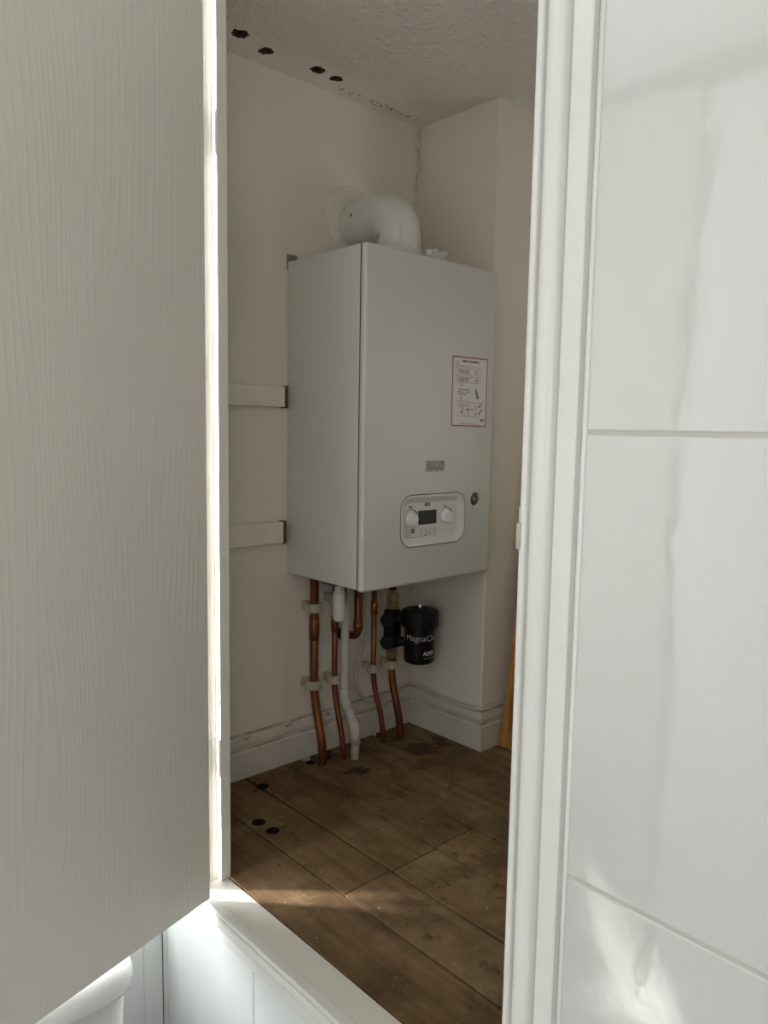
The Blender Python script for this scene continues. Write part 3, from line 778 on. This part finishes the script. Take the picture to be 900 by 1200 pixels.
# ------------------------------------------------------------------ magnetic filter
FC = V((-.078, -.114, 0))
mf = thing('magnetic_filter', 'black magnetic filter canister with white lettering on the right hand pipe', 'filter', (FC.x, FC.y, .222))
b = bm_(); lathe(b, (FC.x, FC.y, .222), [(0, 0), (.036, .0), (.0415, .004), (.0430, .012), (.0440, .10), (.0440, .112)], seg=56); obj('canister', b, M['black'], mf, auto=50)
b = bm_(); n = 56; prof = []
lathe(b, (FC.x, FC.y, .325), [(.0455, 0), (.0505, .002), (.0515, .006), (.0515, .038), (.0495, .045), (.044, .048), (.019, .0495), (.019, .046), (0, .046)], seg=n)
for v in b.verts:   # grip lobes around the lid
    r = V((v.co.x - FC.x, v.co.y - FC.y, 0))
    if r.length > .049:
        a = math.atan2(r.y, r.x); k = .0013 * max(0, math.cos(a * 8)); v.co += r.normalized() * k
obj('lid', b, M['blackm'], mf, auto=40)
b = bm_(); lathe(b, (FC.x, FC.y, .370), [(.0095, 0), (.0095, .004), (.0065, .005), (.0065, .017), (.0055, .0185), (0, .019)], seg=18); o = obj('bleed_screw', b, M['chrome'], mf, auto=40); o['label'] = 'bright metal bleed screw'
# valve block on the pipe and arm to the canister
b = bm_()
box(b, -.119 - .019, -.119 + .019, Y0 - .019, Y0 + .019, .256, .366, .006, 2)
for z0 in (.276, .340): tube(b, [(-.119, Y0, z0), (FC.x - .02, FC.y + .034, z0)], .014, 16)
obj('valve_block', b, M['blackm'], mf, auto=50)
for z0 in (.343, .280):
    b = bm_(); c0 = V((-.135, Y0 - .008, z0)); d = V((-.85, -.5, 0)).normalized()
    lathe(b, c0, [(.010, 0), (.010, .012), (.0195, .014), (.0205, .018), (.0205, .026), (.018, .029), (0, .030)], d, 24)
    for v in b.verts:
        r = v.co - c0; r -= d * r.dot(d)
        if r.length > .017:
            a = math.atan2(r.z, r.dot(V((d.y, -d.x, 0)))); v.co += r.normalized() * .0018 * max(0, math.cos(a * 6))
    obj('valve_handle', b, M['blackm'], mf, auto=40)
# printed lettering wrapped round the canister
cam_dir = math.atan2(-1.5875 - FC.y, -1.576 - FC.x)
def cyl(u0, v0, r): return lambda u, v: V((FC.x + r * math.cos(cam_dir + (u0 + u) / r), FC.y + r * math.sin(cam_dir + (u0 + u) / r), v0 + v))
b = bm_()
put2d(b, text2d('MagnaClean', .0235, 'LEFT', -.0001), cyl(-.041, .2985, .0446))
obj('canister_lettering', b, M['white_ink'], mf); b = bm_()
put2d(b, text2d('ADEY', .0150, 'LEFT', .0007), cyl(.011, .2555, .0443))
put2d(b, text2d('Best system performance', .0055, 'LEFT'), cyl(.014, .2425, .0443))
o = obj('canister_lettering', b, M['white_ink'], mf)
b = bm_(); f = cyl(-.056, .2985, .0444)
for q in range(7): rect2d(b, lambda u, v: f(u, v), -.002 * (q % 2), .004, -.020 + q * .006, -.016 + q * .006)
obj('spec_print', b, M['white_ink'], mf)

# ------------------------------------------------------------------ cable
cb = thing('electric_cable', 'thin white cable looping from the boiler onto the skirting top', 'cable', (-.199, -.02, .1))
pts = [(-.230, -.050, ZB + .004), (-.205, -.022, .41), (-.203, -.016, .31), (-.214, -.012, .228), (-.226, -.012, .172), (-.217, -.018, .138), (-.190, -.022, .108), (-.156, -.022, .100), (-.116, -.021, .108), (-.07, -.020, .118),
       (-.032, -.020, .123), (-.020, -.032, .123), (-.017, -.056, .120), (-.015, -.126, .114), (-.013, -.192, .110), (-.0125, -.25, .111), (-.0125, -.286, .1145), (-.006, -.2925, .1145), (.018, -.2925, .1135), (.073, -.2925, .1155), (.3, -.2925, .1155)]
def spline(p, n=6):
    p = [V(q) for q in p]; o = []
    for i in range(len(p) - 1):
        a, b_, c, d = p[max(0, i - 1)], p[i], p[i + 1], p[min(len(p) - 1, i + 2)]
        for k in range(n):
            t = k / n; o.append(.5 * ((2 * b_) + (c - a) * t + (2 * a - 5 * b_ + 4 * c - d) * t * t + (3 * b_ - a - 3 * c + d) * t ** 3))
    o.append(p[-1]); return o
b = bm_(); tube(b, spline(pts), .0042, 10); obj('sheath', b, M['cable'], cb)
for p, d in (((-.0125, -.262, .111), 'y'), ((.030, -.2925, .1138), 'x')):
    b = bm_(); e = .005
    if d == 'y': box(b, p[0] - .006, p[0] + .0118, p[1] - e, p[1] + e, p[2] - .0055, p[2] + .0055, .002, 1); lathe(b, (p[0] + .003, p[1], p[2] - .0115), [(.003, 0), (.003, .006)], (1, 0, 0), 10)
    else: box(b, p[0] - e, p[0] + e, p[1] - .006, p[1] + .0118, p[2] - .0055, p[2] + .0055, .002, 1); lathe(b, (p[0] - .001, p[1] + .002, p[2] - .0085), [(.003, 0), (.003, .008)], (0, -1, 0), 10)
    obj('cable_clip', b, M['cable'], cb)

# ------------------------------------------------------------------ pine offcuts by the pier
b = bm_(); box(b, .053, .62, -.345, -.302, .0, .040, .002, 1)
tag(obj('timber_block', b, M['pine'], loc=(.3, -.325, 0)), 'low orange pine length lying on the boards beside the white pier', 'timber')
b = bm_(); vs = box(b, 0, .10, -.010, .010, 0, 1.05, .0015, 1)
bmesh.ops.rotate(b, verts=b.verts, cent=(0, 0, 0), matrix=Matrix.Rotation(math.radians(8.5), 3, 'Y'))
bmesh.ops.translate(b, verts=b.verts, vec=(.060, -.3145, .0405))
tag(obj('timber_plank', b, M['pine'], loc=(.09, -.3145, .041)), 'orange pine plank leaning upright behind the door frame edge', 'plank')

# ------------------------------------------------------------------ toilet (only its cistern shows under the door)
to = thing('toilet', 'white glossy toilet cistern with rounded lid below the open door', 'toilet', (-1.22, -.30, BF))
def rr(x0, x1, y0, y1, r, z, n=8): return [(x, y, z) for x, y in rrect(x0, x1, y0, y1, r, n)]
cx0, cx1, cy0, cy1 = -1.425, -1.037, -.398, -.196
b = bm_(); loft(b, [rr(cx0 + .035, cx1 - .035, cy0 + .03, cy1, .04, -.46), rr(cx0 + .022, cx1 - .022, cy0 + .02, cy1, .045, -.40), rr(cx0 + .014, cx1 - .014, cy0 + .014, cy1, .045, -.11)]); obj('cistern', b, M['ceramic'], to)
lp = []
for ins, z in ((.012, -.112), (.002, -.110), (.0, -.104), (-.001, -.09), (.0005, -.078), (.005, -.068), (.014, -.0605), (.03, -.057), (.06, -.0555)):
    lp.append(rr(cx0 + ins, cx1 - ins, cy0 + ins, cy1 - max(ins, 0) * .3, .055 - min(ins * .5, .03), z))
b = bm_(); loft(b, lp); obj('cistern_lid', b, M['ceramic'], to)
b = bm_(); lathe(b, (-1.23, -.30, -.0565), [(.022, 0), (.022, .005), (.019, .007), (0, .007)], seg=24); obj('flush_button', b, M['pvc'], to)
def oval(cx, cy, a, bb, z, n=40): return [(cx + a * math.cos(2 * PI * k / n), cy + bb * math.sin(2 * PI * k / n), z) for k in range(n)]
b = bm_(); loft(b, [oval(-1.23, -.50, .12, .22, BF + .001), oval(-1.23, -.50, .11, .21, BF + .06), oval(-1.23, -.53, .12, .22, BF + .2), oval(-1.23, -.56, .175, .27, BF + .36), oval(-1.23, -.565, .18, .275, BF + .395)]); obj('pan', b, M['ceramic'], to)
b = bm_(); loft(b, [oval(-1.23, -.575, .178, .245, BF + .396), oval(-1.23, -.575, .183, .25, BF + .405), oval(-1.23, -.575, .183, .25, BF + .425), oval(-1.23, -.575, .16, .225, BF + .435)]); obj('seat_lid', b, M['pvc'], to)
b = bm_(); box(b, -1.36, -1.10, -.37, -.197, BF + .33, BF + .398, .02, 3); obj('pan_shelf', b, M['ceramic'], to)

# ------------------------------------------------------------------ lights
def area(name, loc, rot, sx_, sy_, power, col=(1, 1, 1), spread=PI):
    d = bpy.data.lights.new(name, 'AREA'); d.shape = 'RECTANGLE'; d.size = sx_; d.size_y = sy_; d.energy = power; d.color = col; d.spread = spread
    o = bpy.data.objects.new(name, d); C.objects.link(o); o.location = loc; o.rotation_euler = rot; return o
def aim(o, p): o.rotation_euler = (V(p) - o.location).to_track_quat('-Z', 'Y').to_euler(); return o
area('window_daylight', ((WX0 + WX1) / 2, .03, (WZ0 + WZ1) / 2), (-PI / 2, 0, 0), WX1 - WX0 - .1, WZ1 - WZ0 - .1, 45, (.93, .975, 1.))
aim(area('window_sunlight', (-1.25, -.03, .45), (0, 0, 0), .03, .16, .13, (1, .98, .97), math.radians(14)), (-.862, -.42, .09))
aim(area('reflection_beam', (-1.62, -.04, .5), (0, 0, 0), .34, .10, 5, (1, .98, .95), math.radians(8)), (-2.285, -.46, -.79))  # added lamp: throws a bright patch for the tiles to reflect
aim(area('stop_edge_fill', (-2.24, -.297, .82), (0, 0, 0), .05, 1.75, 4.5, (1, .98, .95), math.radians(7)), (-.86, -.3545, .82))  # unseen narrow lamp added to brighten the door stop through the hinge gap
aim(area('bathroom_fill', (-2.1, -2.2, 1.25), (0, 0, 0), .5, .5, 3.9, (1, .92, .80)), (-.5, -.2, 1.2))  # unseen fill lamp added to lift the door face and cupboard
aim(area('cupboard_fill', (.72, -1.25, .95), (0, 0, 0), .4, .8, .95, (1, .95, .88), math.radians(120)), (-.3, -.3, 1.6))  # unseen fill lamp added inside to lift cupboard walls and ceiling

w = bpy.data.worlds.new('sky'); bpy.context.scene.world = w; w.use_nodes = True
w.node_tree.nodes['Background'].inputs[0].default_value = (.75, .85, 1, 1); w.node_tree.nodes['Background'].inputs[1].default_value = .3

# ------------------------------------------------------------------ camera (solved from the photograph's vanishing points)
cam = bpy.data.cameras.new('camera'); co = bpy.data.objects.new('camera', cam); C.objects.link(co)
cam.sensor_fit = 'HORIZONTAL'; cam.sensor_width = 36; cam.lens = 893.8 * 36 / 900; cam.clip_start = .02
yaw, pitch, roll = .7433, -.1065, .0166
F = V((math.sin(yaw) * math.cos(pitch), math.cos(yaw) * math.cos(pitch), math.sin(pitch)))
Rv = V((math.cos(yaw), -math.sin(yaw), 0)); U = Rv.cross(F)
R2 = Rv * math.cos(roll) + U * math.sin(roll); U2 = -Rv * math.sin(roll) + U * math.cos(roll)
mw = Matrix((R2, U2, -F)).transposed().to_4x4(); mw.translation = V((-1.576, -1.5875, .8691)); co.matrix_world = mw
bpy.context.scene.camera = co

sc = bpy.context.scene
sc.view_settings.view_transform = 'Standard'; sc.view_settings.look = 'None'; sc.view_settings.exposure = .1
sc.cycles.max_bounces = 10; sc.cycles.diffuse_bounces = 7; sc.cycles.use_denoising = True
